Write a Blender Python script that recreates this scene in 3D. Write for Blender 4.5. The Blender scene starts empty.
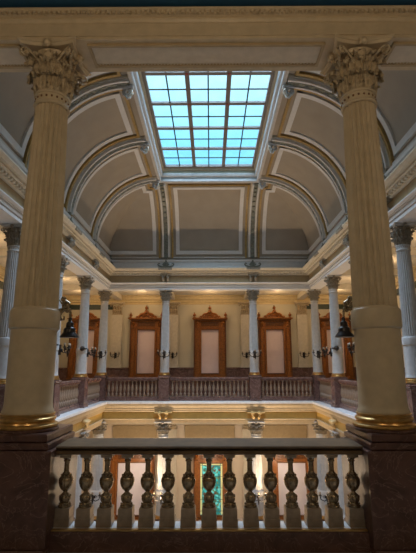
import bpy, math, random
from math import sin, cos, pi, radians
random.seed(7)
SC = bpy.context.scene
COL = SC.collection

# ------------------------------------------------------------------ materials
def new_mat(name):
    m = bpy.data.materials.new(name); m.use_nodes = True
    nt = m.node_tree
    return m, nt, nt.nodes['Principled BSDF']

def paint(name, c, rough=.55, var=.12, scale=6.0, metal=0.0, bump=.0, c2=None, spec=.4, bscale=None):
    m, nt, b = new_mat(name)
    tc = nt.nodes.new('ShaderNodeTexCoord'); n = nt.nodes.new('ShaderNodeTexNoise')
    n.inputs['Scale'].default_value = scale; n.inputs['Detail'].default_value = 4
    r = nt.nodes.new('ShaderNodeValToRGB')
    k = c2 or tuple(x*(1-var) for x in c)
    r.color_ramp.elements[0].position = .35; r.color_ramp.elements[1].position = .65
    r.color_ramp.elements[0].color = (*k, 1); r.color_ramp.elements[1].color = (*c, 1)
    nt.links.new(tc.outputs['Object'], n.inputs['Vector']); nt.links.new(n.outputs['Fac'], r.inputs['Fac'])
    nt.links.new(r.outputs['Color'], b.inputs['Base Color'])
    b.inputs['Roughness'].default_value = rough; b.inputs['Metallic'].default_value = metal
    b.inputs['Specular IOR Level'].default_value = spec
    if bump:
        bp = nt.nodes.new('ShaderNodeBump'); bp.inputs['Strength'].default_value = bump
        n2 = nt.nodes.new('ShaderNodeTexNoise'); n2.inputs['Scale'].default_value = bscale or scale*6
        nt.links.new(tc.outputs['Object'], n2.inputs['Vector']); nt.links.new(n2.outputs['Fac'], bp.inputs['Height'])
        nt.links.new(bp.outputs['Normal'], b.inputs['Normal'])
    return m

def marble(name, a, b_, vein, rough=.25, scale=2.2):
    m, nt, b = new_mat(name)
    tc = nt.nodes.new('ShaderNodeTexCoord')
    n = nt.nodes.new('ShaderNodeTexNoise'); n.inputs['Scale'].default_value = scale
    n.inputs['Detail'].default_value = 8; n.inputs['Distortion'].default_value = 1.6
    r = nt.nodes.new('ShaderNodeValToRGB'); e = r.color_ramp.elements
    e[0].position = .3; e[0].color = (*a, 1); e[1].position = .7; e[1].color = (*b_, 1)
    n2 = nt.nodes.new('ShaderNodeTexNoise'); n2.inputs['Scale'].default_value = scale*.8
    n2.inputs['Detail'].default_value = 6; n2.inputs['Distortion'].default_value = 3
    r2 = nt.nodes.new('ShaderNodeValToRGB'); e = r2.color_ramp.elements
    e[0].position = .485; e[0].color = (0, 0, 0, 1); e[1].position = .5; e[1].color = (.7, .7, .7, 1)
    x = e.new(.515); x.color = (0, 0, 0, 1)
    mx = nt.nodes.new('ShaderNodeMixRGB'); mx.inputs['Color2'].default_value = (*vein, 1)
    for q in (n, n2): nt.links.new(tc.outputs['Object'], q.inputs['Vector'])
    nt.links.new(n.outputs['Fac'], r.inputs['Fac']); nt.links.new(n2.outputs['Fac'], r2.inputs['Fac'])
    nt.links.new(r2.outputs['Color'], mx.inputs['Fac']); nt.links.new(r.outputs['Color'], mx.inputs['Color1'])
    nt.links.new(mx.outputs['Color'], b.inputs['Base Color']); b.inputs['Roughness'].default_value = rough
    return m

def glow(name, c, s):
    m, nt, b = new_mat(name)
    b.inputs['Base Color'].default_value = (*c, 1)
    b.inputs['Emission Color'].default_value = (*c, 1); b.inputs['Emission Strength'].default_value = s
    return m

WHITE = paint('white_and_skylit_paint', (.66, .655, .66), .5, .06)  # real white on the cove mouldings, painted-in skylight on the entablature
DARKCREAM = paint('darker_cream_paint', (.50, .41, .28), .5)  # cream in a darker tone for the gallery edge
CREAM = paint('cream_paint', (.66, .60, .49), .5)
CREAMG = paint('warm_cream_paint', (.55, .44, .29), .45)
STONE = paint('pale_stone_paint', (.58, .56, .54), .5)
TAN = paint('tan_frieze_paint', (.40, .30, .17), .5)
TAUPE = paint('taupe_panel_paint', (.36, .315, .26), .7, .08, 1.5)
GOLD = paint('old_gold_paint', (.42, .28, .10), .4, .25, 8)
OCHRE = paint('ochre_frieze_paint', (.52, .33, .09), .45, .12, 5)
GILT = paint('gilt_metal', (.64, .40, .15), .32, .3, 9, .9, .15)
CAPGOLD = paint('capital_gilding', (.58, .46, .30), .42, .35, 14, .1, .25)
COLP = paint('skylit_column_paint', (.49, .485, .48), .5)  # cream columns, with the grey of the skylight put into the colour
CAPGREY = paint('capital_stone', (.34, .30, .24), .5, .35, 14, .1, .25)
BRONZE = paint('bronze_patina', (.46, .35, .22), .27, .6, 18, .75, .3)
BRONZE2 = paint('bronze_block', (.40, .31, .22), .42, .3, 7, .55)
RAILM = paint('bronze_rail', (.15, .095, .05), .5, .35, 5, 0, 0, None, .2)
IRON = paint('dark_iron', (.035, .03, .028), .35, .3, 9, .6)
WOOD = paint('carved_oak', (.37, .13, .025), .4, .4, 9, 0, .2)
WOODD = paint('dark_oak', (.19, .068, .018), .4, .4, 9)
SHADEM = paint('window_shade_cloth', (.88, .72, .74), .8, .04, 3)
SHADEL = paint('lavender_shade_cloth', (.80, .76, .86), .8, .04, 3)
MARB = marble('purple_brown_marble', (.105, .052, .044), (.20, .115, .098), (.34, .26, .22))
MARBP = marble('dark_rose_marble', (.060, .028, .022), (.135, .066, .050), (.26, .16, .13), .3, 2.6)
BALM = marble('mottled_rose_marble', (.20, .13, .09), (.32, .23, .16), (.42, .32, .24), .3, 4)
WMARB = marble('white_marble', (.74, .74, .75), (.86, .86, .86), (.6, .6, .62), .3, 1.5)
FLOORM = marble('floor_marble', (.42, .38, .34), (.55, .5, .45), (.35, .3, .28), .25, .7)
NAVY = paint('navy_ceiling_paint', (.02, .085, .16), .6)
GREEN = paint('dark_green_band', (.03, .045, .03), .5)
WALLC = paint('cream_wall_paint', (.63, .58, .45), .6, .05, 1)
WALLL = paint('lower_wall_paint', (.70, .60, .48), .6, .05, 1)
FRAMEM = paint('skylight_frame_paint', (.20, .18, .165), .5)
REDM = paint('red_rosette_paint', (.35, .06, .04), .5)
BULB = glow('warm_lamp_glass', (1, .72, .42), 9)
OPAL = paint('opal_glass', (.30, .24, .17), .25, .03)
DISK = glow('lit_lamp_glass', (1, .62, .28), 3.0)

def glass_mat():
    m, nt, b = new_mat('skylight_glass')
    for n in list(nt.nodes):
        if n.type != 'OUTPUT_MATERIAL': nt.nodes.remove(n)
    out = nt.nodes['Material Output']
    t = nt.nodes.new('ShaderNodeBsdfTransparent'); g = nt.nodes.new('ShaderNodeBsdfGlossy')
    g.inputs['Roughness'].default_value = .1
    tc = nt.nodes.new('ShaderNodeTexCoord'); n = nt.nodes.new('ShaderNodeTexNoise'); n.inputs['Scale'].default_value = 1.3
    r = nt.nodes.new('ShaderNodeValToRGB'); r.color_ramp.elements[0].color = (.84, .90, .95, 1); r.color_ramp.elements[1].color = (.97, .99, 1, 1)
    mx = nt.nodes.new('ShaderNodeMixShader'); mx.inputs[0].default_value = .06
    nt.links.new(tc.outputs['Object'], n.inputs['Vector']); nt.links.new(n.outputs['Fac'], r.inputs['Fac'])
    nt.links.new(r.outputs['Color'], t.inputs['Color'])
    nt.links.new(t.outputs[0], mx.inputs[1]); nt.links.new(g.outputs[0], mx.inputs[2]); nt.links.new(mx.outputs[0], out.inputs['Surface'])
    return m
GLASS = glass_mat()

def stained_mat():
    m, nt, b = new_mat('stained_glass')
    tc = nt.nodes.new('ShaderNodeTexCoord'); v = nt.nodes.new('ShaderNodeTexVoronoi'); v.inputs['Scale'].default_value = 7
    r = nt.nodes.new('ShaderNodeValToRGB'); e = r.color_ramp.elements; r.color_ramp.interpolation = 'CONSTANT'
    e[0].color = (.02, .16, .15, 1); e[1].position = .85; e[1].color = (.10, .16, .06, 1)
    for p, c in ((.25, (.03, .30, .30, 1)), (.5, (.10, .42, .40, 1)), (.68, (.05, .10, .05, 1)), (.78, (.10, .05, .03, 1))):
        x = e.new(p); x.color = c
    sp = nt.nodes.new('ShaderNodeSeparateColor')
    nt.links.new(tc.outputs['Object'], v.inputs['Vector']); nt.links.new(v.outputs['Color'], sp.inputs[0])
    nt.links.new(sp.outputs[0], r.inputs['Fac']); nt.links.new(r.outputs['Color'], b.inputs['Base Color'])
    nt.links.new(r.outputs['Color'], b.inputs['Emission Color']); b.inputs['Emission Strength'].default_value = .9
    b.inputs['Roughness'].default_value = .2
    return m
STAIN = stained_mat()

# ------------------------------------------------------------------ mesh tools
class MB:
    def __init__(s): s.v = []; s.f = []
    def quadgrid(s, rows, closed=False):
        b = len(s.v); n = len(rows[0])
        for r in rows: s.v += r
        for i in range(len(rows)-1):
            for j in range(n if closed else n-1):
                k = (j+1) % n
                s.f.append((b+i*n+j, b+i*n+k, b+(i+1)*n+k, b+(i+1)*n+j))
        return s
    def box(s, x0, x1, y0, y1, z0, z1, c=0.0):
        b = len(s.v)
        if c:   # chamfered along all vertical + top edges: simple two step hull
            for z, i in ((z0, c), (z0+c, 0), (z1-c, 0), (z1, c)):
                s.v += [(x0+i, y0+i, z), (x1-i, y0+i, z), (x1-i, y1-i, z), (x0+i, y1-i, z)]
            for k in range(3):
                for j in range(4):
                    a = b+k*4+j; d = b+k*4+(j+1) % 4
                    s.f.append((a, d, d+4, a+4))
            s.f.append((b+3, b+2, b+1, b)); s.f.append((b+12, b+13, b+14, b+15))
            return s
        s.v += [(x0, y0, z0), (x1, y0, z0), (x1, y1, z0), (x0, y1, z0), (x0, y0, z1), (x1, y0, z1), (x1, y1, z1), (x0, y1, z1)]
        for q in ((3, 2, 1, 0), (4, 5, 6, 7), (0, 1, 5, 4), (1, 2, 6, 5), (2, 3, 7, 6), (3, 0, 4, 7)):
            s.f.append(tuple(b+i for i in q))
        return s
    def lathe(s, prof, seg=24, cx=0, cy=0, rf=None, cap=True):
        rows = []
        for r, z in prof:
            rows.append([(cx+(r*(rf(j/seg, z) if rf else 1))*cos(2*pi*j/seg), cy+(r*(rf(j/seg, z) if rf else 1))*sin(2*pi*j/seg), z) for j in range(seg)])
        b = len(s.v); s.quadgrid(rows, True)
        if cap:
            s.f.append(tuple(b+j for j in range(seg))[::-1]); e = b+(len(prof)-1)*seg
            s.f.append(tuple(e+j for j in range(seg)))
        return s
    def tube(s, pts, rad, seg=8):
        from mathutils import Vector
        P = [Vector(p) for p in pts]; rows = []
        up = Vector((.13, .27, .95))
        for i, p in enumerate(P):
            t = (P[min(i+1, len(P)-1)]-P[max(i-1, 0)]).normalized()
            a = t.cross(up)
            if a.length < 1e-3: a = t.cross(Vector((1, 0, 0)))
            a.normalize(); c = t.cross(a)
            r = rad[i] if isinstance(rad, (list, tuple)) else rad
            rows.append([tuple(p+a*(r*cos(2*pi*j/seg))+c*(r*sin(2*pi*j/seg))) for j in range(seg)])
        b = len(s.v); s.quadgrid(rows, True)
        s.f.append(tuple(b+j for j in range(seg))[::-1]); e = b+(len(P)-1)*seg
        s.f.append(tuple(e+j for j in range(seg)))
        return s
    def sphere(s, c, r, seg=10, rings=6, sz=1.0):
        prof = [(max(r*sin(pi*i/rings), r*.03), c[2]-r*sz*cos(pi*i/rings)) for i in range(rings+1)]
        return s.lathe(prof, seg, c[0], c[1])
    def sweep(s, prof, path, closed_path=False, closed_prof=True):
        # path: list of (x, y, mx, my); prof: list of (o, z)
        rows = [[(x+o*mx, y+o*my, z) for o, z in prof] for x, y, mx, my in path]
        if closed_path: rows.append(list(rows[0]))
        b = len(s.v); s.quadgrid(rows, closed_prof)
        if closed_prof and not closed_path:
            n = len(prof); s.f.append(tuple(b+j for j in range(n))); e = b+(len(rows)-1)*n
            s.f.append(tuple(e+j for j in range(n))[::-1])
        return s
    def add(s, o, M):
        b = len(s.v)
        from mathutils import Vector
        s.v += [tuple(M @ Vector(v)) for v in o.v]; s.f += [tuple(b+i for i in f) for f in o.f]
        return s
    def build(s, name, mat, parent=None, smooth=35, loc=None):
        me = bpy.data.meshes.new(name); me.from_pydata(s.v, [], s.f); me.update()
        import bmesh
        bm = bmesh.new(); bm.from_mesh(me); bmesh.ops.recalc_face_normals(bm, faces=bm.faces); bm.to_mesh(me); bm.free()
        if smooth:
            me.polygons.foreach_set('use_smooth', [True]*len(me.polygons)); me.set_sharp_from_angle(angle=radians(smooth))
        me.materials.append(mat)
        o = bpy.data.objects.new(name, me); COL.objects.link(o)
        if parent: o.parent = parent
        if loc: o.location = loc
        return o

def tag(o, label=None, cat=None, group=None, kind=None):
    if label: o['label'] = label
    if cat: o['category'] = cat
    if group: o['group'] = group
    if kind: o['kind'] = kind
    return o
def empty(name, loc=(0, 0, 0), rz=0):
    o = bpy.data.objects.new(name, None); COL.objects.link(o); o.location = loc; o.rotation_euler = (0, 0, rz)
    o.empty_display_size = .2
    return o
def copy_tree(o, parent=None):
    c = o.copy(); COL.objects.link(c); c.parent = parent
    for ch in [x for x in bpy.data.objects if x.parent == o]: copy_tree(ch, c)
    return c

W, D, M = 6.5, 26.6, 2.7          # side colonnade, far colonnade, middle bay half width
YS = (22.4, 18.2, 14.0)           # side columns in view
ZG = 1.44                         # top of the gallery pedestals
WB, DB = 10.9, 31.0               # outer walls of the galleries

def U(y0=6.95, w=W, d=D):
    return [(-w, y0, 1, 0), (-w, d, 1, -1), (w, d, -1, -1), (w, y0, -1, 0)]

# ------------------------------------------------------------------ column
def capital_mb(r, h, ab):
    """acanthus capital from z=0 to h; r = neck radius, ab = half width of abacus"""
    bell = MB().lathe([(r*.97, 0), (r*.98, h*.3), (r*1.04, h*.6), (r*1.28, h*.84), (r*1.34, h*.87)], 24)
    m = MB(); m.add(bell, MI)
    def leaf(ang, z0, hh, w, out, r0):
        rows = []; n = 13
        for i in range(n+1):
            t = i/n
            if t < .6: rr = r0 + out*.16*t/.6; z = z0+hh*t/.6*.84
            else:
                a = (t-.6)/.4*pi*1.15
                rr = r0+out*.16+out*.46*(1-cos(a))*.9; z = z0+hh*.84+hh*.16*sin(a)
            ww = w*(.62+.38*sin(min(1, t*1.15)*pi*.8))*(1 if t < .8 else 1-(t-.8)*2.4)*(1+.20*(1 if i % 2 else -1))
            row = []
            for k in range(-4, 5):
                a2 = ang+(k/4)*ww/max(rr, .01)
                rib_ = (.30 if k == 0 else (.17 if k % 2 == 0 else 0))*(1-abs(k)/5)
                q = rr+out*rib_*.8+out*.10*(1-abs(k)/4)+(out*.07 if (i % 2 and abs(k) >= 3) else 0)
                row.append((q*cos(a2), q*sin(a2), z-abs(k)*.007*h))
            rows.append(row)
        m.quadgrid(rows)
        m.quadgrid([[(x*.95, y*.95, z) for x, y, z in rw] for rw in rows])
    for k in range(8): leaf(2*pi*k/8+pi/8, .0, h*.38, r*.40, r*.48, r*1.0)
    for k in range(8): leaf(2*pi*k/8, h*.16, h*.48, r*.38, r*.56, r*1.02)
    for k in range(16): leaf(2*pi*(k+.5)/16, h*.10, h*.26, r*.15, r*.5, r*1.05)
    for k in range(8): leaf(2*pi*k/8+pi/8, h*.40, h*.33, r*.26, r*.62, r*1.10)
    for k in range(4):
        a = pi/4+k*pi/2
        leaf(a, h*.48, h*.34, r*.3, r*.75, r*1.12)
        # big corner volutes
        for sgn in (-1, 1):
            pts = []; rad = []
            for i in range(18):
                t = i/17
                if t < .45:
                    q = t/.45; rr = r*1.12+(ab*1.05-r*1.12)*q**1.3; z = h*(.50+.33*q); 
                else:
                    q = (t-.45)/.55; an = pi*.62-q*pi*2.3; s_ = h*.095*(1-.6*q)
                    rr = ab*1.05+s_*cos(an)*1.1+.02; z = h*.745+s_*sin(an)
                aa = a+sgn*(.42*(1-min(1, t/.45))+.055)
                pts.append((rr*cos(aa), rr*sin(aa), z)); rad.append(r*(.085 if t < .45 else .07-.03*(t-.45)))
            m.tube(pts, rad, 6)
        # small inner helices and fleuron
        a0 = k*pi/2
        for sgn in (-1, 1):
            pts = [((r*1.1+.25*r*t)*cos(a0+sgn*(.42-.34*t)), (r*1.1+.25*r*t)*sin(a0+sgn*(.42-.34*t)), h*(.55+.27*sin(t*pi*.62))) for t in [i/8 for i in range(9)]]
            m.tube(pts, r*.06, 5)
        fr = ab*.86
        m.sphere((fr*cos(a0), fr*sin(a0), h*.93), h*.085, 8, 5)
        for q in range(5):
            an = q*2*pi/5
            m.sphere((fr*cos(a0)-sin(a0)*h*.06*cos(an), fr*sin(a0)+cos(a0)*h*.06*cos(an), h*.93+h*.06*sin(an)), h*.035, 6, 4)
    return m

def abacus_mb(ab, z0, z1):
    rows = []
    def outline(s_):
        pts = []
        for k in range(4):
            a = k*pi/2
            for i in range(9):
                t = -1+2*i/8
                x = ab*s_*(.82+.18*t*t); y = ab*s_*t*.97
                pts.append((x*cos(a)-y*sin(a), x*sin(a)+y*cos(a)))
        return pts
    for s_, z in ((.88, z0), (.93, z0+(z1-z0)*.45), (.98, z0+(z1-z0)*.55), (1.0, z1-.01), (.98, z1)):
        rows.append([(x, y, z) for x, y in outline(s_)])
    m = MB(); m.quadgrid(rows, True); n = len(rows[0])
    m.f.append(tuple(range(n))[::-1]); m.f.append(tuple(range(4*n, 5*n)))
    return m

from mathutils import Matrix, Vector
MI = Matrix.Identity(4)
# the near columns: base 0 .. top 6.40
CH = 6.44
def make_column(paint_m, cap_m, base_m, band_m):
    root = empty('column')
    def fl(a, z):
        q = (a*24) % 1.0
        return 1-.125*max(0, sin(pi*min(1, max(0, (q-.10)/.80))))**.5
    K = .93
    sc_ = lambda pr: [(r*K, z) for r, z in pr]
    sh = [(.362, 1.84), (.362, 1.86)] + [(.360-.068*((i/14)**1.35), 1.86+(5.34-1.86)*i/14) for i in range(1, 15)]
    rows = MB().lathe(sc_(sh), 24*8, rf=fl); rows.build('fluted_shaft', paint_m, root, smooth=28)
    MB().lathe(sc_([(.405, .25), (.405, .275), (.385, .31), (.374, .40), (.370, 1.40), (.370, 1.49), (.380, 1.50), (.402, 1.515), (.406, 1.53), (.406, 1.77), (.396, 1.80), (.374, 1.815), (.366, 1.84), (.3, 1.85)]), 64).build('drum', paint_m, root)
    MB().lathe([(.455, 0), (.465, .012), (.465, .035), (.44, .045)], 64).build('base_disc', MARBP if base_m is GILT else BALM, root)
    MB().lathe([(.40, .04), (.440, .045), (.455, .065), (.450, .09), (.430, .10), (.405, .105), (.395, .125), (.405, .145), (.418, .155), (.418, .18), (.402, .195), (.385, .20), (.385, .215), (.398, .225), (.398, .245), (.36, .255), (.3, .256)], 64).build('base_ring', base_m, root)
    c = MB().lathe(sc_([(.25, 5.33), (.310, 5.335), (.330, 5.36), (.310, 5.385), (.298, 5.39), (.298, 5.41), (.300, 5.52), (.322, 5.525), (.332, 5.545), (.322, 5.565), (.29, 5.57)]), 48)
    c.build('neck_ring', paint_m, root)
    b = MB()
    for k in range(20):
        a = 2*pi*k/20; b.sphere((.298*K*cos(a), .298*K*sin(a), 5.46), .021, 6, 4)
    b.build('bead_row', band_m, root)
    cp = capital_mb(.268, CH-5.56-.02, .50)
    cp2 = MB(); cp2.add(cp, Matrix.Translation((0, 0, 5.56))); cp2.build('capital', cap_m, root, smooth=50)
    abacus_mb(.51, CH-.10, CH).build('abacus', paint_m, root)
    return root

BEADM = paint('brown_bead_paint', (.20, .10, .045), .5)
col_near = make_column(CREAMG, CAPGOLD, GILT, BEADM); col_near.location = (-M-.02, 6.85, 1.08)
tag(col_near, 'large fluted tan column nearest the viewer at the left of the picture', 'column', 'nearest columns')
c2 = copy_tree(col_near); c2.location = (M-.025, 6.85, 1.08)
c2['label'] = 'large fluted tan column nearest the viewer at the right of the picture'
col_far = make_column(COLP, CAPGREY, GILT, CAPGREY)
S = (.79, .79, 5.2/CH)
spots = [(-M, D, 'pale fluted column of the far colonnade, left of the middle window'),
         (M, D, 'pale fluted column of the far colonnade, right of the middle window'),
         (-W, D, 'pale corner column where the left and far colonnades meet'),
         (W, D, 'pale corner column where the right and far colonnades meet')]
for sx, nm in ((-W, 'left'), (W, 'right')):
    for y, w in zip(YS, ('next to the far corner', 'second from the far corner', 'at the picture edge')):
        spots.append((sx, y, 'pale fluted %s gallery column, %s' % (nm, w)))
for i, (x, y, lb) in enumerate(spots):
    o = col_far if i == 0 else copy_tree(col_far)
    o.location = (x, y, ZG); o.scale = S; tag(o, lb, 'column', 'upper gallery columns')
low = [(-M, D, 'lower storey column on the far side, left of the stained glass window'), (M, D, 'lower storey column on the far side, right of the stained glass window'),
       (-W, D, 'lower storey column in the far left corner'), (W, D, 'lower storey column in the far right corner'),
       (-W, 22.4, 'lower storey column on the left side, under the gallery'), (W, 22.4, 'lower storey column on the right side, under the gallery')]
for x, y, lb in low:
    o = copy_tree(col_far); o.location = (x, y, -6.25-.10); o.scale = (1.02, 1.02, S[2]); tag(o, lb, 'column', 'lower storey columns')

# ------------------------------------------------------------------ pedestals
def make_pedestal(mat, hx, y0, y1, z0, z1):
    root = empty('pedestal')
    MB().box(-hx, hx, y0, y1, z0+.16, z1-.15, .012).build('dado', mat, root, 0)
    MB().box(-hx-.05, hx+.05, y0-.05, y1+.05, z1-.09, z1, .02).box(-hx-.02, hx+.02, y0-.02, y1+.02, z1-.15, z1-.09, .01).build('cap_moulding', mat, root, 0)
    MB().box(-hx-.05, hx+.05, y0-.05, y1+.05, z0, z0+.12, .02).box(-hx-.02, hx+.02, y0-.02, y1+.02, z0+.12, z0+.16, .01).build('plinth', mat, root, 0)
    return root
def short(s): return s.replace('pale fluted ', '').replace(' where the left and far colonnades meet', ' at the far left').replace(' where the right and far colonnades meet', ' at the far right').replace('lower storey column on the far side', 'lower far column')
p = make_pedestal(MARB, .31, -.31, .31, 0, ZG)
for i, (x, y, lb) in enumerate(spots):
    o = p if i == 0 else copy_tree(p)
    o.location = (x, y, 0); tag(o, 'rose marble pedestal under the ' + short(lb), 'pedestal', 'gallery pedestals')
p2 = None
for x, y, lb in low:
    o = copy_tree(p); o.location = (x, y, -6.35-ZG); tag(o, 'marble pedestal under the ' + short(lb), 'pedestal', 'lower storey pedestals')
pn = empty('pedestal')
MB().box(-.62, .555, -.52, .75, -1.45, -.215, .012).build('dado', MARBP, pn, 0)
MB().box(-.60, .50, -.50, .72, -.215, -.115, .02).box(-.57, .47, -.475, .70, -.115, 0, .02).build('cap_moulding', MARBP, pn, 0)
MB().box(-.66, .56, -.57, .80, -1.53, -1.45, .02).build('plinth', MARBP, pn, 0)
pn.location = (-M, 6.85, 1.08); tag(pn, 'dark rose marble pedestal under the left near column', 'pedestal', 'near pedestals')
pn2 = copy_tree(pn); pn2.location = (M+.07, 6.85, 1.08); pn2.scale = (-1, 1, 1); pn2['label'] = 'dark rose marble pedestal under the right near column'

# ------------------------------------------------------------------ far balustrades
balm = MB()
balm.lathe([(.05, .0), (.055, .03), (.075, .10), (.07, .18), (.03, .24), (.035, .26), (.075, .40), (.08, .48), (.06, .60), (.035, .72), (.03, .82), (.045, .88), (.055, .92)], 10)
balm_mesh_src = balm
def make_balustrade(length, n, label, loc, rz):
    root = empty('balustrade', loc, rz); h = length/2
    MB().box(-h, h, -.15, .15, 1.22, 1.35, .025).box(-h, h, -.11, .11, 1.15, 1.22).build('top_rail', MARB, root, 0)
    MB().box(-h, h, -.14, .14, 0, .15, .01).box(-h, h, -.11, .11, .15, .24, .01).build('base_rail', MARB, root, 0)
    for k in range(n):
        x = -h+length*(k+.5)/n
        if not make_balustrade.src:
            b = balm_mesh_src.build('baluster', BALM, root); make_balustrade.src = b
        else:
            b = make_balustrade.src.copy(); COL.objects.link(b); b.parent = root
        b.location = (x, 0, .235)
    tag(root, label, 'balustrade', 'gallery balustrades'); return root
make_balustrade.src = None
make_balustrade(2*M-.74, 19, 'rose marble balustrade across the middle bay of the far gallery', (0, D, 0), 0)
make_balustrade(W-M-.74, 13, 'rose marble balustrade of the far gallery, left bay up to the corner', (-(W+M)/2, D, 0), 0)
make_balustrade(W-M-.74, 13, 'rose marble balustrade of the far gallery, right bay up to the corner', ((W+M)/2, D, 0), 0)
ys = (D,)+YS
for sx, nm in ((-W, 'left'), (W, 'right')):
    for a, b, w in zip(ys, ys[1:], ('bay next to the far corner', 'second bay from the far corner', 'bay running behind the near column')):
        make_balustrade(a-b-.74, 14, 'rose marble balustrade of the %s gallery, %s' % (nm, w), (sx, (a+b)/2, 0), pi/2)

# ------------------------------------------------------------------ near balustrade
nb = empty('balustrade', (.035, 6.7, 0)); tag(nb, 'bronze balustrade in the foreground between the two large columns', 'balustrade')
L = 2.174
rail = MB()
rail.sweep([(-.16, .775), (.13, .775), (.17, .79), (.17, .835), (.14, .85), (.20, .87), (.215, .89), (.20, .905), (-.40, .92), (-.44, .90), (-.44, .86), (-.36, .85), (-.36, .775)],
           [(-L, 0, 0, -1), (L, 0, 0, -1)])
rail.build('hand_rail', RAILM, nb, 30)
def bal_rf(a, z):
    if .285 < z < .47: return 1+.10*(abs(sin(a*8*pi))-.5)*sin((z-.285)/.185*pi)
    if .09 < z < .24: return 1+.2*(abs(sin(a*6*pi))-.5)*sin((z-.09)/.15*pi)
    return 1
nprof = [(.085, .055), (.090, .065), (.090, .08), (.078, .092), (.060, .105), (.056, .115), (.066, .13), (.075, .155), (.077, .185), (.070, .21), (.052, .232), (.032, .25), (.028, .258), (.036, .268),
         (.048, .278), (.068, .298), (.086, .335), (.096, .375), (.100, .41), (.095, .44), (.078, .465), (.055, .48), (.046, .488), (.056, .497), (.056, .507), (.040, .52), (.036, .54), (.035, .62), (.037, .66), (.048, .668), (.048, .68), (.042, .69), (.050, .705), (.070, .722), (.075, .728)]
lb = MB().lathe(nprof, 48, rf=bal_rf)
for k in range(8):   # drapery swags and knobs round the vase
    a = 2*pi*k/8
    lb.sphere((.066*cos(a), .066*sin(a), .478), .018, 6, 4); lb.sphere((.068*cos(a+.39), .068*sin(a+.39), .20), .019, 6, 4); lb.sphere((.075*cos(a), .075*sin(a), .10), .014, 6, 4)
first = None
for k in range(15):
    x = -2.065+.2948*k
    if not first:
        b = lb.build('baluster', BRONZE, nb, 40); first = b
        bl = MB().box(-.100, .100, -.100, .100, -.075, .058, .008).box(-.107, .107, -.107, .107, -.185, -.070, .008).build('plinth_block', BRONZE2, b, 0)
        tb = MB().box(-.082, .082, -.082, .082, .725, .776, .006).build('cap_block', BRONZE2, b, 0)
        b.location = (x, 0, 0)
    else:
        b = copy_tree(first, nb); b.location = (x, 0, 0)
MB().box(-L, L, -.19, -.125, -.205, -.183, .004).build('gilt_strip', GILT, nb, 0)
MB().box(-L, L, -.12, .16, -.205, -.1855).build('marble_sill', WMARB, nb, 0)
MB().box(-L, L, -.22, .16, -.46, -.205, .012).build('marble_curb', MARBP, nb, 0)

# ------------------------------------------------------------------ structure: floors, slab, walls
def S_(o): return tag(o, kind='structure')
fl = MB()
fl.box(-WB, -W+.2, 6.95, DB, -.3, -.005).box(W-.2, WB, 6.95, DB, -.3, -.005).box(-W+.2, W-.2, D-.2, DB, -.3, -.005)
fl.box(-WB, WB, -5, 6.48, -.7, -.452)
S_(fl.build('floor', FLOORM, None, 0))
S_(MB().box(-WB, WB, 3, DB, -8.0, -7.79).build('floor', FLOORM, None, 0))
# gallery edge as a stepped moulding running round the opening
slab = empty('trim_1'); S_(slab)
MB().sweep([(.10, -.13), (.56, -.13), (.56, -.02), (.54, 0), (.10, 0)], U()).build('marble_edge', WMARB, slab, 0)
MB().sweep([(-.3, -.60), (.30, -.60), (.33, -.55), (.33, -.48), (.40, -.44), (.40, -.36), (.47, -.30), (.50, -.22), (.50, -.13), (-.3, -.13)], U()).build('crown_moulding', DARKCREAM, slab, 0)
MB().sweep([(-.3, -.99), (.26, -.99), (.26, -.60), (-.3, -.60)], U()).build('painted_frieze', OCHRE, slab, 0)
MB().sweep([(-.3, -1.30), (.24, -1.30), (.24, -1.15), (.29, -1.14), (.29, -1.05), (.36, -1.02), (.36, -.99), (-.3, -.99)], U()).build('architrave', DARKCREAM, slab, 0)
# the near gallery slab with its white marble ledge beyond the balusters
sl = empty('trim_2'); S_(sl)
MB().box(-W, W, 6.48, 7.35, -.6, -.47).box(-2.15, 2.15, 6.87, 6.97, -.47, -.24).build('marble_edge', WMARB, sl, 0)
MB().box(-W, W, 6.6, 7.3, -1.4, -.6).build('architrave', CREAM, sl, 0)

wb = S_(MB().box(-WB, WB, DB, DB+.3, 0, 9).build('wall_back', WALLC, None, 0))
wl = S_(MB().box(-WB-.3, -WB, -5, DB, -.7, 9).build('wall_left', WALLC, None, 0))
wr = S_(MB().box(WB, WB+.3, -5, DB, -.7, 9).build('wall_right', WALLC, None, 0))
S_(MB().box(-WB, WB, -5.3, -5, -.7, 9).build('wall_front', WALLC, None, 0))
S_(MB().box(-WB, WB, DB, DB+.3, -8, 0).build('wall_lower_back', WALLL, None, 0))
S_(MB().box(-WB-.3, -WB, 3, DB, -8, -.7).box(WB, WB+.3, 3, DB, -8, -.7).box(-WB, WB, 2.7, 3, -8, -.7).build('wall_lower_side', WALLL, None, 0))
# marble wainscot
wc = MB(); wc.sweep([(-.01, 0), (.08, 0), (.08, .25), (.05, .28), (.05, 1.75), (.10, 1.80), (.10, 1.88), (-.01, 1.92)], [(-WB, 7, 1, 0), (-WB, DB, 1, -1), (WB, DB, -1, -1), (WB, 7, -1, 0)])
S_(wc.build('baseboard_gallery', MARB, None, 0))
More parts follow.
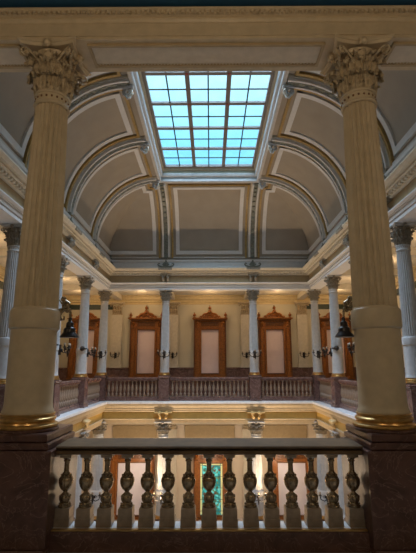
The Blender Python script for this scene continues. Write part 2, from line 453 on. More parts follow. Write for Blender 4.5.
# crown moulding of gallery walls
cm = MB(); cm.sweep([(-.01, 6.35), (.06, 6.35), (.08, 6.48), (.16, 6.52), (.16, 6.62), (.3, 6.72), (.34, 6.86), (.42, 6.9), (.42, 6.98), (-.01, 6.98)], [(-WB, 7, 1, 0), (-WB, DB, 1, -1), (WB, DB, -1, -1), (WB, 7, -1, 0)])
S_(cm.build('trim_3', paint('ochre_cream_moulding', (.66, .52, .28), .5), None, 0))
gb = MB().box(-WB+.02, -WB+.10, 7, DB-.02, 6.0, 6.34).box(WB-.10, WB-.02, 7, DB-.02, 6.0, 6.34)
gb.box(-WB, -W-.4, DB-.12, DB-.02, 6.0, 6.34).box(W+.4, WB, DB-.12, DB-.02, 6.0, 6.34)
S_(gb.build('trim_4', GREEN, None, 0))
# gallery ceilings
gc = MB().box(-WB, -W-.3, 7.2, DB, 6.98, 7.1).box(W+.3, WB, 7.2, DB, 6.98, 7.1).box(-W-.3, W+.3, D+.33, DB, 6.98, 7.1)
S_(gc.build('ceiling_gallery', CREAM, None, 0))
# beams across the galleries from each column to the outer wall
bm_ = MB()
for y in YS+(D,):
    for sx in (-1, 1): bm_.box(min(sx*(W+.34), sx*WB), max(sx*(W+.34), sx*WB), y-.22, y+.22, 6.66, 6.98)
for x in (-W, -M, M, W): bm_.box(x-.22, x+.22, D+.34, DB, 6.66, 6.98)
S_(bm_.build('trim_5', CREAM, None, 0))
S_(MB().box(-WB, WB, 6.95, D+.2, -1.05, -1.0) and MB().box(-WB, -W-.1, 7.2, DB, -1.3, -1.2).box(W+.1, WB, 7.2, DB, -1.3, -1.2).box(-W, W, D+.1, DB, -1.3, -1.2).build('ceiling_lower', CREAM, None, 0))
S_(MB().box(-WB, WB, -5, 6.5, 8.12, 8.4).build('ceiling_near', NAVY, None, 0))

# ------------------------------------------------------------------ upper entablature
ent = empty('trim_6'); S_(ent)
MB().sweep([(-.36, 6.64), (.32, 6.64), (.32, 6.75), (.27, 6.755), (.27, 6.785), (.36, 6.79), (.36, 6.89), (.31, 6.895), (.31, 6.92), (.41, 6.925), (.41, 6.97), (.50, 7.01), (.50, 7.05), (-.36, 7.05)], U()).build('architrave', WHITE, ent, 0)  # cream whitened so the colour itself carries the skylight
MB().sweep([(-.36, 7.05), (.33, 7.05), (.33, 7.50), (-.36, 7.50)], U()).build('frieze', TAN, ent, 0)
cor = MB().sweep([(-.36, 7.50), (.42, 7.50), (.44, 7.54), (.44, 7.65), (.62, 7.67), (.62, 7.73), (.56, 7.735), (.56, 7.755), (.72, 7.76), (.80, 7.86), (.80, 7.90), (-.36, 7.93)], U())
y = 7.2
while y < D-.6:
    for sx in (-1, 1): x0 = sx*(W-.43); x1 = sx*(W-.55); cor.box(min(x0, x1), max(x0, x1), y, y+.10, 7.55, 7.66)
    y += .2
x = -W+.6
while x < W-.6: cor.box(x, x+.10, D-.55, D-.43, 7.55, 7.66); x += .2
cor.build('cornice', CREAM, ent, 0)
MB().sweep([(-.3, 7.90), (.44, 7.90), (.44, 8.02), (.36, 8.05), (.33, 8.12), (.33, 8.34), (.40, 8.40), (.42, 8.50), (.1, 8.56), (-.3, 8.56)], U()).build('blocking_course', WHITE, ent, 0)  # lightened in colour to stand in for skylight on the band
# paired scroll corbels on the frieze above every column
def corbel(x, y, ang):
    m = MB(); R = Matrix.Translation((x, y, 0)) @ Matrix.Rotation(ang, 4, 'Z')
    q = MB()
    for s_ in (-.15, .15):
        pts = [(s_, -.36-.16*sin(t*pi*.9)*1.0-.05*t, 7.10+.36*t) for t in [i/8 for i in range(9)]]
        q.tube(pts, [.085-.03*abs(t/8-.4) for t in range(9)], 8)
    q.box(-.32, .32, -.56, -.34, 7.45, 7.53).box(-.42, .42, -.82, -.4, 7.78, 7.92)
    m.add(q, R); m.build('frieze_corbel', CAPGREY, ent, 40)
for x in (-M, M, ): corbel(x, D, 0)
for y in YS: corbel(-W, y, pi/2); corbel(W, y, -pi/2)
q = MB()
for x in (-M, M):
    for s_ in (-.2, .2):
        q.tube([(x+s_, D-.30, -.62), (x+s_, D-.50, -.70), (x+s_*.9, D-.46, -.88), (x+s_*.7, D-.34, -.99)], [.09, .11, .09, .06], 8)
    q.box(x-.5, x+.5, D-.52, D-.28, -.66, -.60)
for sx in (-1, 1):
    for y in (22.4, 18.2):
        for s_ in (-.2, .2): q.tube([(sx*(W-.30), y+s_, -.62), (sx*(W-.50), y+s_, -.70), (sx*(W-.46), y+s_*.9, -.88), (sx*(W-.34), y+s_*.7, -.99)], [.09, .11, .09, .06], 8)
q.build('gilt_corbels', paint('light_gold_paint', (.72, .52, .24), .4), slab, 40)
# shell ornaments at the rib feet
def shell(x, y, ang):
    q = MB(); q.box(-.26, .26, -.46, -.30, 7.90, 8.04, .01)
    for k in range(7):
        a = radians(-60+20*k); q.tube([(0, -.42, 8.06), (.14*sin(a), -.45, 8.06+.16*cos(a)), (.24*sin(a), -.42, 8.06+.30*cos(a))], [.03, .045, .03], 6)
    for s_ in (-1, 1):
        q.tube([(s_*.05, -.42, 8.06), (s_*.25, -.45, 8.04), (s_*.42, -.43, 8.10), (s_*.50, -.42, 8.20), (s_*.44, -.42, 8.28), (s_*.36, -.42, 8.24)], [.04, .05, .05, .04, .035, .03], 6)
    for k in range(4): q.tube([(0, -.36+.05*k, 8.38+.17*k), (0, -.40+.05*k, 8.48+.17*k)], [.08, .05], 6)
    m = MB().add(q, Matrix.Translation((x, y, 0)) @ Matrix.Rotation(ang, 4, 'Z')); m.build('shell_ornament', SHELLM, ent, 40)
SHELLM = paint('grey_green_ornament', (.25, .26, .22), .4, .4, 9)
for x in (-M, M): shell(x, D, 0)
for y in YS: shell(-W, y, pi/2); shell(W, y, -pi/2)
for sx in (-1, 1): shell(sx*(W-.1), D-.1, -sx*pi/4)

# ------------------------------------------------------------------ cove vault
A_, B_, Z0 = 3.5, 3.75, 8.5
XC, YC, YN = 2.8, 22.9, 10.5
def prof(t, d):
    a = t*pi/2; nx, nz = cos(a)/A_, sin(a)/B_; l = math.hypot(nx, nz)
    return A_*cos(a)-d*nx/l, Z0+B_*sin(a)-d*nz/l
def side(sx):
    def f(u, t, d):
        h, z = prof(t, d); return (sx*(XC+h), u, z)
    return f
def farf(u, t, d):
    h, z = prof(t, d); return (u, YC+h, z)
def nearf(u, t, d):
    h, z = prof(t, d); return (u, YN-h, z)
def patch(m, f, lo, hi, t0, t1, d, nu=2, nt=24):
    if not callable(lo): l0 = lo; lo = lambda t: l0
    if not callable(hi): h0 = hi; hi = lambda t: h0
    ts = [t0+(t1-t0)*i/nt for i in range(nt+1)]
    ts = [t for t in ts if hi(t)-lo(t) > .004]
    if len(ts) < 2: return
    g = lambda dd: [[f(lo(t)+(hi(t)-lo(t))*j/nu, t, dd) for j in range(nu+1)] for t in ts]
    top = g(d); bot = g(-.01)
    m.quadgrid(top)
    for rows in ([[a[0] for a in bot], [a[0] for a in top]], [[a[-1] for a in bot], [a[-1] for a in top]], [bot[0], top[0]], [bot[-1], top[-1]]): m.quadgrid(rows)
gy = lambda t: YC+A_*cos(t*pi/2)
gyn = lambda t: YN-A_*cos(t*pi/2)
gx = lambda t: XC+A_*cos(t*pi/2)
ceil = empty('ceiling'); S_(ceil)
sh = MB()
def shellgrid(f, lo, hi):
    sh.quadgrid([[f(lo(t)+(hi(t)-lo(t))*j/12, t, 0) for j in range(13)] for t in [i/28 for i in range(29)]])
for sx in (-1, 1): shellgrid(side(sx), gyn, gy)
shellgrid(farf, lambda t: -gx(t), gx); shellgrid(nearf, lambda t: -gx(t), gx)
sh.build('cove_surface', TAUPE, ceil, 20)
T0, T1 = .0, .955
def bay(f, lo, hi, off_lo=True, off_hi=True, t1=T1):
    """panel ring + gold ring in one bay; lo / hi floats or groin functions"""
    F = lambda v: v if callable(v) else (lambda t: v)
    lo, hi = F(lo), F(hi)
    def ring(inset, wd, d, mat, name, ta, tb):
        m = MB(); tw = wd/5.6
        a = (lambda t: lo(t)+(inset if off_lo else 0)); b = (lambda t: hi(t)-(inset if off_hi else 0))
        if off_lo: patch(m, f, a, lambda t: min(a(t)+wd, b(t)), ta, tb, d)
        if off_hi: patch(m, f, lambda t: max(b(t)-wd, a(t)), b, ta, tb, d)
        if mat is GOLD: m.build(name, mat, ceil, 30); m = MB(); name = 'edge_moulding'; mat = STONE; tw *= .6
        patch(m, f, a, b, ta, ta+tw, d, 4, 3)
        if mat is STONE:
            m.build(name, mat, ceil, 30); m = MB(); tw /= .6; name = 'gilt_moulding'; mat = GOLD
        patch(m, f, a, b, tb-tw, tb, d, 4, 3)
        m.build(name, mat, ceil, 30)
    ring(.34, .12, .10, GOLD, 'gilt_moulding', T0+.022, t1-.012)
    ring(.62, .22, .08, WHITE, 'panel_moulding', T0+.065, t1-.06)
def rib(f, u):
    m = MB(); patch(m, f, u-.27, u+.27, .03, .985, .09, 2, 30); m.build('vault_rib', CREAM, ceil, 30)
    m = MB()
    for a_, b_, d_ in ((-.22, -.13, .22), (.13, .22, .22)): patch(m, f, u+a_, u+b_, .03, .985, d_, 1, 30)
    m.build('rib_edge_moulding', WHITE, ceil, 30)
    m = MB(); patch(m, f, u-.13, u+.13, .03, .985, .13, 1, 30)
    for k in range(13):
        t = .10+.85*k/12; patch(m, f, u-.07, u+.07, t-.018, t+.018, .20, 1, 3)
    m.build('rib_ornament', SHELLM, ceil, 30)
RY = (22.4, 18.2, 14.0, 9.9)
for sx in (-1, 1):
    f = side(sx)
    for a, b in zip(RY, RY[1:]): bay(f, b, a)
    for y in RY[:3]: rib(f, y)
    bay(f, 22.4, gy, True, False, .90)
    if sx < 0: bay(farf, lambda t: -gx(t), -M, False, True, .90)
    else: bay(farf, M, gx, True, False, .90)
bay(farf, -M, M)
for x in (-M, M): rib(farf, x)
# wall strips closing the cove foot to the entablature
# ------------------------------------------------------------------ skylight
sky = empty('window_1'); S_(sky)
def R4(hx=XC, y0=YN, y1=YC): return [(-hx, y0, 1, 1), (-hx, y1, 1, -1), (hx, y1, -1, -1), (hx, y0, -1, 1)]
MB().sweep([(-.06, 12.17), (.06, 12.17), (.10, 12.22), (.10, 12.32), (.05, 12.36), (.05, 12.44), (.17, 12.50), (.20, 12.60), (.20, 12.66), (-.06, 12.66)], R4(), True).build('curb_moulding', STONE, sky, 0)
MB().sweep([(.10, 12.66), (.15, 12.66), (.15, 12.80), (.24, 12.84), (.26, 12.94), (.26, 13.04), (.0, 13.04), (0, 12.66)], R4(), True).build('well_lining', CREAMG, sky, 0)
GX, GY0, GY1 = 2.45, 10.75, 22.55
fr = MB(); fr.sweep([(-.14, 12.96), (.04, 12.96), (.04, 13.10), (-.14, 13.10)], R4(GX, GY0, GY1), True)
step = (GY1-GY0)/6; cw = 2*GX/3
for k in (1, 2): fr.box(-GX+cw*k-.09, -GX+cw*k+.09, GY0, GY1, 12.985, 13.08)
for k in range(1, 6): fr.box(-GX, GX, GY0+step*k-.09, GY0+step*k+.09, 12.99, 13.08)
fr.build('main_frame', FRAMEM, sky, 0)
gb = MB()
for k in range(3): gb.box(-GX+cw*(k+.5)-.028, -GX+cw*(k+.5)+.028, GY0, GY1, 13.0, 13.03)
for k in range(6): gb.box(-GX, GX, GY0+step*(k+.5)-.028, GY0+step*(k+.5)+.028, 13.0, 13.03)
gb.build('glazing_bars', IRON, sky, 0)
MB().box(-GX-.1, GX+.1, GY0-.1, GY1+.1, 13.035, 13.045).build('glass', GLASS, sky, 0)
for i in (1, 2):
    for k in range(2, 6):
        MB().lathe([(.07, 12.99), (.055, 12.965), (.02, 12.955)], 10, -GX+cw*i, GY0+step*k).build('rosette', REDM, sky, 30)
# scroll brackets at the rib tops
def make_bracket():
    root = empty('scroll_bracket')
    m = MB(); pts = []; rad = []
    for i in range(26):
        t = i/25; a = -pi*.5+t*pi*2.9; r = .20*(1-.68*t)
        pts.append((.06+r*cos(a), 0, -.24+r*sin(a))); rad.append(.055)
    m.tube(pts, rad, 8)
    m.add(MB().tube([(.10, 0, -.44), (.02, 0, -.56), (-.10, 0, -.52), (-.12, 0, -.43)], [.05, .06, .05, .03], 8), MI)
    m.build('scroll', STONE, root, 40)
    MB().box(-.24, .26, -.16, .16, -.05, .02, .01).box(-.18, .18, -.12, .12, -.10, -.05).build('bracket_cap', STONE, root, 0)
    l = MB()
    for s_ in (-1, 1): l.tube([(-.16, s_*.05, -.12), (-.2, s_*.07, -.26), (-.12, s_*.06, -.40), (-.02, s_*.05, -.50)], [.03, .05, .05, .02], 6)
    l.build('acanthus_leaf', CREAM, root, 40)
    return root
br = make_bracket(); n = 0
for sx, nm in ((-1, 'left'), (1, 'right')):
    for y, w in ((22.55, 'at the far corner'), (18.4, 'second from the far corner'), (14.2, 'third from the far corner')):
        o = br if n == 0 else copy_tree(br); n += 1
        o.scale = (.8, .8, .8); o.location = (sx*2.95, y+.05, 12.10); o.rotation_euler = (0, 0, 0 if sx > 0 else pi)
        tag(o, 'white carved scroll bracket under the %s edge of the skylight, %s' % (nm, w), 'bracket', 'skylight scroll brackets')

# ------------------------------------------------------------------ near beam
beam = empty('trim_7'); S_(beam)
bp = [(-.84, 7.52), (0, 7.52), (0, 7.57), (.02, 7.575), (.02, 7.62), (.005, 7.625), (.005, 7.82), (.03, 7.83), (.05, 7.87), (.05, 7.90), (.03, 7.905), (.03, 7.93), (.07, 7.95), (.07, 7.995), (.10, 8.0), (.125, 8.02), (.125, 8.05), (-.02, 8.06), (-.02, 8.2), (-.84, 8.2)]
MB().sweep(bp, [(-WB, 6.45, 0, -1), (WB, 6.45, 0, -1)]).build('beam', CREAMG, beam, 0)
dn = MB(); x = -4.5
while x < 4.5: dn.box(x, x+.045, 6.335, 6.385, 7.945, 7.998); x += .085
dn.build('dentils', CREAMG, beam, 0)
for x0, x1 in ((-2.02, 2.02), (-6.2, -3.30), (3.30, 6.2)):
    q = MB(); q.box(x0, x1, 6.60, 7.08, 7.50, 7.525); q.build('soffit_panel', paint('soffit_panel_paint', (.57, .49, .38), .5), beam, 0)
    q = MB()
    for a, b, c, d_ in ((x0-.05, x1+.05, 6.55, 6.60), (x0-.05, x1+.05, 7.08, 7.13), (x0-.05, x0, 6.6, 7.08), (x1, x1+.05, 6.6, 7.08)): q.box(a, b, c, d_, 7.475, 7.525)
    k = x0
    while k < x1: q.box(k, k+.03, 7.05, 7.08, 7.48, 7.50); k += .06
    q.build('soffit_moulding', TAN, beam, 0)
# closure above the beam and behind the coves
S_(MB().box(-WB, WB, 6.95, 7.25, 8.2, 9.2).build('wall_above_beam', CREAMG, None, 0))

# ------------------------------------------------------------------ pilasters and windows
def pil(x, z0, z1, par, mat):
    s = 1
    MB().box(x-.36, x+.36, DB-.16, DB+.01, z0, z1-.85).box(x-.42, x+.42, DB-.2, DB+.01, z0, z0+.22).build('pilaster', mat, par, 0)
    q = MB(); q.box(x-.52, x+.52, DB-.34, DB+.01, z1-.12, z1).box(x-.38, x+.38, DB-.2, DB+.01, z1-.9, z1-.84)
    for r_, zz, n in ((.0, z1-.84, 5), (.04, z1-.56, 4)):
        for k in range(n):
            xx = x-.34+.68*(k+.5)/n
            q.tube([(xx, DB-.14-r_, zz), (xx, DB-.2-r_, zz+.18), (xx, DB-.32-r_, zz+.27), (xx, DB-.34-r_, zz+.20)], [.06, .075, .06, .03], 6)
    for s_ in (-1, 1): q.tube([(x+s_*.1, DB-.2, z1-.45), (x+s_*.3, DB-.25, z1-.2), (x+s_*.45, DB-.3, z1-.16), (x+s_*.48, DB-.3, z1-.26), (x+s_*.40, DB-.3, z1-.27)], .05, 6)
    q.build('pilaster_capital', CAPGOLD, par, 40)
for x in (-6.6, -2.6, 2.6, 6.6): pil(x, 1.9, 6.5, wb, CREAM)
qq = MB()
for x0, x1 in ((-6.6, -3.6), (-1.7, 1.7), (3.6, 6.6)): qq.box(x0, x1, DB-.10, DB+.01, -2.75, -1.95)  # tan panels added to darken the wall, standing in for ceiling shadow
wlb = [o for o in bpy.data.objects if o.name.startswith('wall_lower_back')][0]
qq.build('wall_shade_panel', TAN, wlb, 0)
qm = MB().sweep([(-.01, -1.85), (.12, -1.85), (.14, -1.75), (.30, -1.6), (.42, -1.5), (.42, -1.4), (-.01, -1.3)], [(-WB, 7, 1, 0), (-WB, DB, 1, -1), (WB, DB, -1, -1), (WB, 7, -1, 0)])
qm.sweep([(-.01, -3.05), (.10, -3.05), (.14, -2.95), (.14, -2.88), (-.01, -2.85)], [(-WB, 7, 1, 0), (-WB, DB, 1, -1), (WB, DB, -1, -1), (WB, 7, -1, 0)])
qm.build('wall_moulding', CREAM, wlb, 0)
for x in (-2.6, 2.6, -7.6, 7.6): pil(x, -7.79, -1.3, wlb, CREAM)

def make_window(n, x, z0, z1, hw, ho, shade, pediment=True, finial_h=.3):
    """shade half width hw, frame outer half width ho; z0..z1 the shade"""
    w = empty('window_%d' % n, (x, DB, 0)); S_(w); w.scale = (1, 1.9, 1)
    f = MB()
    f.box(-ho, -hw, -.16, .01, z0-.25, z1+.60).box(hw, ho, -.16, .01, z0-.25, z1+.60).box(-hw, hw, -.12, .01, z1, z1+.60).box(-hw, hw, -.12, .01, z0-.25, z0)
    for s_ in (-1, 1):   # pilaster strips of the surround
        c = s_*(hw+ho)/2
        f.box(c-.10, c+.10, -.21, -.15, z0+.05, z1+.05).box(c-.14, c+.14, -.24, -.15, z1+.05, z1+.14).box(c-.14, c+.14, -.24, -.15, z0-.22, z0-.02)
        f.box(s_*hw-.05, s_*hw+.05, -.2, -.1, z0, z1)
        f.tube([(c, -.2, z1+.44), (c, -.30, z1+.38), (c, -.27, z1+.22), (c, -.22, z1+.16)], [.1, .09, .07, .04], 6)
    f.box(-ho-.04, ho+.04, -.24, .01, z0-.33, z0-.25)
    f.box(-hw-.02, hw+.02, -.15, -.1, z1+.10, z1+.16)
    f.build('window_frame', WOOD, w, 0)
    q = MB()
    for a_, b_, c_, d_ in ((-hw, -hw+.07, z0, z1), (hw-.07, hw, z0, z1), (-hw, hw, z1-.07, z1), (-hw, hw, z0, z0+.07)): q.box(a_, b_, -.14, -.03, c_, d_)
    q.box(-hw+.05, hw-.05, -.135, -.11, z1+.2, z1+.5)
    for s_ in (-1, 1): q.box(s_*ho-.035, s_*ho+.035, -.19, -.02, z0-.2, z1+.55)
    for k in range(9):
        xx = -hw+.06+(2*hw-.12)*(k+.5)/9; q.lathe([(.05, 0), (.03, .03)], 8, 0, 0)
        q.v[-16:] = [(xx+a, -.12-c, z1+.31+b) for a, b, c in q.v[-16:]]
    q.build('carved_frieze', WOODD, w, 30)
    MB().box(-ho-.05, ho+.05, -.28, .01, z1+.60, z1+.68).box(-ho-.14, ho+.14, -.38, .01, z1+.68, z1+.76, .02).build('window_cornice', WOOD, w, 0)
    MB().box(-hw, hw, -.06, -.02, z0, z1).build('window_shade', shade, w, 0)
    if pediment:
        zt = z1+.76; pr = ho*.52
        g = MB()
        for s_ in (-1, 1):
            # curved raking sides of the pediment
            pts = [(s_*(pr*(1-t)), -.18, zt+.07+.48*t+.07*sin(t*pi*2)) for t in [i/8 for i in range(9)]]
            g.tube(pts, [.085]*9, 6)
        b = len(g.v); g.v += [(-pr, -.14, zt), (pr, -.14, zt), (0, -.14, zt+.50), (-pr, 0, zt), (pr, 0, zt), (0, 0, zt+.50)]
        g.f += [(b, b+1, b+2), (b, b+2, b+5, b+3), (b+1, b+4, b+5, b+2)]
        g.tube([(-pr*.5, -.2, zt+.08), (-pr*.3, -.2, zt+.2), (0, -.2, zt+.27), (pr*.3, -.2, zt+.2), (pr*.5, -.2, zt+.08)], .05, 6)
        for s_ in (-1, 1): g.tube([(s_*pr, -.18, zt+.05), (s_*pr*1.18, -.18, zt+.13), (s_*pr*1.3, -.18, zt+.06)], [.07, .06, .05], 6)
        g.build('pediment', WOOD, w, 30)
        fp = [(.10, 0), (.11, .05), (.05, .09), (.04, .12), (.10, .18), (.12, .23), (.09, .29), (.03, .33), (.03, .36), (.05, .38), (.01, .42)]
        for xx, zz in ((-ho, zt), (ho, zt), (0, zt+.50)):
            MB().lathe([(r, z+zz) for r, z in fp], 12, xx, -.18).build('finial', WOOD, w, 40)
    return w
for n, x in zip((2, 3, 4), (-4.48, .03, 4.60)): make_window(n, x, 1.45, 4.57, .67, 1.10, SHADEM)
for n, x in zip((5, 6), (-8.75, 8.85)): make_window(n, x, 1.45, 4.57, .67, 1.10, SHADEM)
make_window(7, .1, -7.6, -4.3, .80, 1.15, STAIN, False)
make_window(8, -5.15, -7.6, -4.25, 1.05, 1.45, SHADEL, False)
make_window(9, 5.45, -7.6, -4.25, 1.0, 1.4, SHADEL, False)
w7 = bpy.data.objects['window_7']
q = MB(); 
for zz in (-7.3, -6.6, -5.9, -5.2, -4.5): q.box(-.8, .8, -.075, -.055, zz, zz+.02)
for xx in (-.78, -.6, .58, .76): q.box(xx, xx+.02, -.075, -.055, -7.6, -4.3)
q.build('lead_bars', IRON, w7, 0)
q = MB(); q.box(-.74, -.62, -.072, -.062, -7.5, -4.4).box(.62, .74, -.072, -.062, -7.5, -4.4).box(-.6, .6, -.072, -.062, -4.5, -4.4)
q.build('border_glass', glow('yellow_border_glass', (.55, .55, .25), .6), w7, 0)

# ------------------------------------------------------------------ sconces, spot lamps, bell lamps
def make_sconce():
    """dark candelabra; wall at +y, reaches to -y; origin at wall"""
    root = empty('sconce')
    MB().box(-.07, .07, -.04, .02, -.22, .16, .01).sphere((0, -.05, -.05), .07).build('back_plate', IRON, root, 40)
    st = MB().tube([(0, -.03, -.05), (0, -.16, -.14), (0, -.30, -.10), (0, -.34, .02)], [.03, .025, .025, .03], 6)
    for s_ in (-1, 1):
        st.tube([(0, -.28, -.10), (s_*.12, -.28, -.16), (s_*.27, -.28, -.10), (s_*.30, -.28, .02)], [.025, .02, .02, .025], 6)
        st.tube([(0, -.24, -.05), (s_*.10, -.26, .06), (s_*.18, -.26, .02), (s_*.13, -.26, -.04)], .014, 5)
    st.tube([(0, -.30, -.12), (0, -.30, -.30)], [.05, .012], 6)
    st.build('arms', IRON, root, 40)
    for x, y, z in ((0, -.34, .02), (-.30, -.28, .02), (.30, -.28, .02)):
        c = MB().lathe([(.02, z), (.07, z+.03), (.075, z+.05), (.035, z+.055), (.035, z+.09)], 10, x, y).build('lamp_cup', IRON, root, 40)
        MB().sphere((x, y, z+.135), .045, 8, 6, 1.3).build('bulb', OPAL, c, 60)
    return root
sc = make_sconce(); n = 0
def put_sconce(x, y, z, rz, label, grp, s=1.0):
    global n
    o = sc if n == 0 else copy_tree(sc); n += 1
    o.location = (x, y, z); o.rotation_euler = (0, 0, rz); o.scale = (s, s, s); tag(o, label, 'sconce', grp); return o
rc = .285
for x, nm in ((-M, 'left'), (M, 'right')):
    put_sconce(x, D-rc, 2.72, 0, 'dark candelabra sconce on the front of the far column, %s of the middle window' % nm, 'column sconces', 1.12)
    put_sconce(x*.96, DB-.17, 2.78, 0, 'dark candelabra sconce on the back wall pilaster, %s of the middle window' % nm, 'pilaster sconces')
for sx, nm in ((-1, 'left'), (1, 'right')):
    put_sconce(sx*W, D-rc, 2.72, 0, 'dark candelabra sconce on the far %s corner column' % nm, 'column sconces', 1.12)
    put_sconce(sx*6.6, DB-.17, 2.78, 0, 'dark candelabra sconce on the back wall pilaster near the %s corner' % nm, 'pilaster sconces')
    for y, w in ((22.4, 'first'), (18.2, 'second')):
        put_sconce(sx*(W-rc), y, 2.72, -sx*pi/2, 'dark candelabra sconce on the %s %s gallery column from the far corner' % (w, nm), 'column sconces', 1.12)
    put_sconce(sx*2.7, D-rc, -5.1, 0, 'candelabra sconce on the lower storey column, %s of the stained glass window' % nm, 'lower sconces', 1.3)
    put_sconce(sx*W, D-rc, -5.1, 0, 'candelabra sconce on the lower storey column in the far %s corner' % nm, 'lower sconces', 1.3)
k = 0
for sx, nm in ((-1, 'left'), (1, 'right')):
    for y, w in ((22.4, 'first'), (18.2, 'second')):
        if k == 0:
            sp = empty('spot_lamp'); MB().sphere((0, 0, 0), .13, 14, 10).build('lamp_housing', IRON, sp, 60)
            MB().tube([(0, .10, 0), (0, .26, 0)], .035, 8).build('arm', IRON, sp, 40); o = sp
        else: o = copy_tree(sp)
        k += 1; o.location = (sx*(W-.12), y-.40, 2.88); o.rotation_euler = (0, 0, sx*.75)
        tag(o, 'black ball spot lamp on the %s %s gallery column from the far corner' % (w, nm), 'lamp', 'ball spot lamps')
bl = empty('bell_lamp')
MB().lathe([(.145, 0), (.15, .012), (.14, .03), (.105, .075), (.095, .09), (.095, .13), (.085, .15), (.062, .165), (.058, .23), (.045, .25), (.03, .262), (.028, .31), (.012, .33)], 32).build('bell_shade', IRON, bl, 40)
MB().lathe([(.125, .004), (.11, .012), (.03, .014)], 24).build('lamp_glass', DISK, bl, 40)
a = MB()
a.tube([(0, 0, .32), (-.005, 0, .40), (-.04, 0, .46), (-.12, 0, .44), (-.17, 0, .36), (-.15, 0, .28), (-.10, 0, .29), (-.10, 0, .34)], [0.018, 0.021, 0.024, 0.027, 0.024, 0.021, 0.018, 0.015], 8)
a.tube([(-.17, 0, .36), (-.21, 0, .22), (-.26, 0, .12), (-.25, 0, .05)], [0.024, 0.027, 0.030, 0.021], 8)
a.tube([(-.04, 0, .46), (-.03, 0, .56), (-.09, 0, .60), (-.15, 0, .55), (-.11, 0, .50)], [0.018, 0.021, 0.021, 0.018, 0.015], 8)
a.tube([(-.15, 0, .55), (-.20, 0, .62), (-.24, 0, .50), (-.30, 0, .42)], [0.018, 0.021, 0.027, 0.030], 8)
for dx, dz, r_ in ((-.10, .52, .055), (-.16, .42, .05), (-.05, .44, .045), (-.19, .30, .045), (-.13, .62, .04)):
    a.tube([(dx+r_*(1-.04*i)*cos(i*.6), .0, dz+r_*(1-.04*i)*sin(i*.6)) for i in range(16)], .013, 6)
    a.sphere((dx, 0, dz), .018, 6, 4)
a.build('scroll_bracket', BRONZE, bl, 40)
bl.location = (-2.205, 6.98, 2.465); bl.rotation_euler = (0, 0, .1)
tag(bl, 'dark bell-shaped lamp on a scrolled bracket beside the left near column', 'lamp', 'bell lamps')
b2 = copy_tree(bl); b2.location = (2.205, 6.98, 2.465); b2.rotation_euler = (0, 0, pi-.1); b2['label'] = 'dark bell-shaped lamp on a scrolled bracket beside the right near column'

# ------------------------------------------------------------------ lights
def light(kind, name, loc, power, color, size=.3, rot=None, sy=None):
    l = bpy.data.lights.new(name, kind); l.energy = power; l.color = color
    if kind == 'AREA':
        l.size = size
        if sy: l.shape = 'RECTANGLE'; l.size_y = sy
    else: l.shadow_soft_size = size
    o = bpy.data.objects.new(name, l); COL.objects.link(o); o.location = loc
    if rot: o.rotation_euler = rot
    return o
WARM = (1, .66, .34)
pt = light('AREA', 'sky_portal', (0, (GY0+GY1)/2, 13.4), 1, (1, 1, 1), 2*GX+.3, (0, 0, 0), GY1-GY0+.3)
pt.data.cycles.is_portal = True
# gallery ceiling lamps
for x in (-4.6, 0, 4.6): light('POINT', 'gallery_lamp', (x, 28.9, 6.2), 54, WARM, .2)
for sx in (-1, 1):
    for y in (28.6, 24.4, 20.3, 16.1): light('POINT', 'gallery_lamp', (sx*8.7, y, 6.2), 48, WARM, .2)
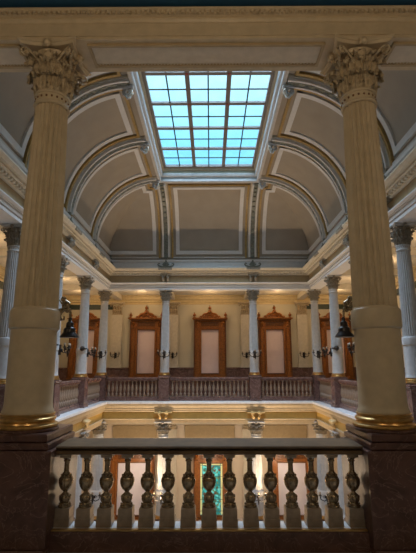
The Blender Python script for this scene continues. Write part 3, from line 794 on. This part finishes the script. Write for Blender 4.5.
# lamps of the lower storey
for x in (-4.6, 0, 4.6): light('POINT', 'lower_lamp', (x, 28.9, -4.2), 115, (1, .78, .55), .25)
for sx in (-1, 1): light('POINT', 'lower_lamp', (sx*8.7, 24.5, -3), 100, WARM, .25)
for x in (-3.15, 3.15):
    l = light('SPOT', 'atrium_uplight', (x, 25.2, -6.0), 2100, (1, .72, .44), .12, (pi, 0, 0)); l.data.spot_size = radians(110); l.data.spot_blend = 1
for sx in (-1, 1): light('POINT', 'lower_atrium_light', (sx*3.2, 17, -2.4), 110, WARM, .3)  # warm point lights in the open atrium, without a fixture
# the viewer's hall
light('POINT', 'hall_lamp', (0, 1.5, 6.6), 170, (1, .76, .50), .3)
for sx in (-1, 1): light('POINT', 'hall_lamp', (sx*5, 2.5, 5.6), 65, (1, .76, .50), .3)

wd = bpy.data.worlds.new('sky'); SC.world = wd; wd.use_nodes = True
nt = wd.node_tree; bg = nt.nodes['Background']
tc = nt.nodes.new('ShaderNodeTexCoord'); sp = nt.nodes.new('ShaderNodeSeparateXYZ'); r = nt.nodes.new('ShaderNodeValToRGB')
e = r.color_ramp.elements
e[0].position = .38; e[0].color = (.14, .48, .76, 1); e[1].position = .60; e[1].color = (.50, .84, .93, 1)
x_ = e.new(.48); x_.color = (.24, .68, .90, 1)
x_ = e.new(.8); x_.color = (.68, .82, 1.0, 1)
nt.links.new(tc.outputs['Generated'], sp.inputs[0]); nt.links.new(sp.outputs['Z'], r.inputs['Fac']); nt.links.new(r.outputs['Color'], bg.inputs['Color'])
mr = nt.nodes.new('ShaderNodeMapRange'); mr.inputs['From Min'].default_value = .64; mr.inputs['From Max'].default_value = .82
mr.inputs['To Min'].default_value = 1.8; mr.inputs['To Max'].default_value = 26
nt.links.new(sp.outputs['Z'], mr.inputs['Value']); nt.links.new(mr.outputs['Result'], bg.inputs['Strength'])

# ------------------------------------------------------------------ camera
cd = bpy.data.cameras.new('camera'); co = bpy.data.objects.new('camera', cd); COL.objects.link(co)
cd.sensor_fit = 'VERTICAL'; cd.sensor_height = 36; cd.lens = 432.75*36/553
cd.clip_start = .05
co.location = (.0585, 0, 2.02)
th, yaw, roll = .2036, -.0052, -.0017
Rm = Matrix.Rotation(-yaw, 4, 'Z') @ Matrix.Rotation(pi/2+th, 4, 'X') @ Matrix.Rotation(roll, 4, 'Z')
co.rotation_euler = Rm.to_euler()
SC.camera = co
SC.view_settings.view_transform = 'Standard'; SC.view_settings.look = 'None'; SC.view_settings.gamma = 1
SC.view_settings.use_curve_mapping = False; SC.view_settings.exposure = 0
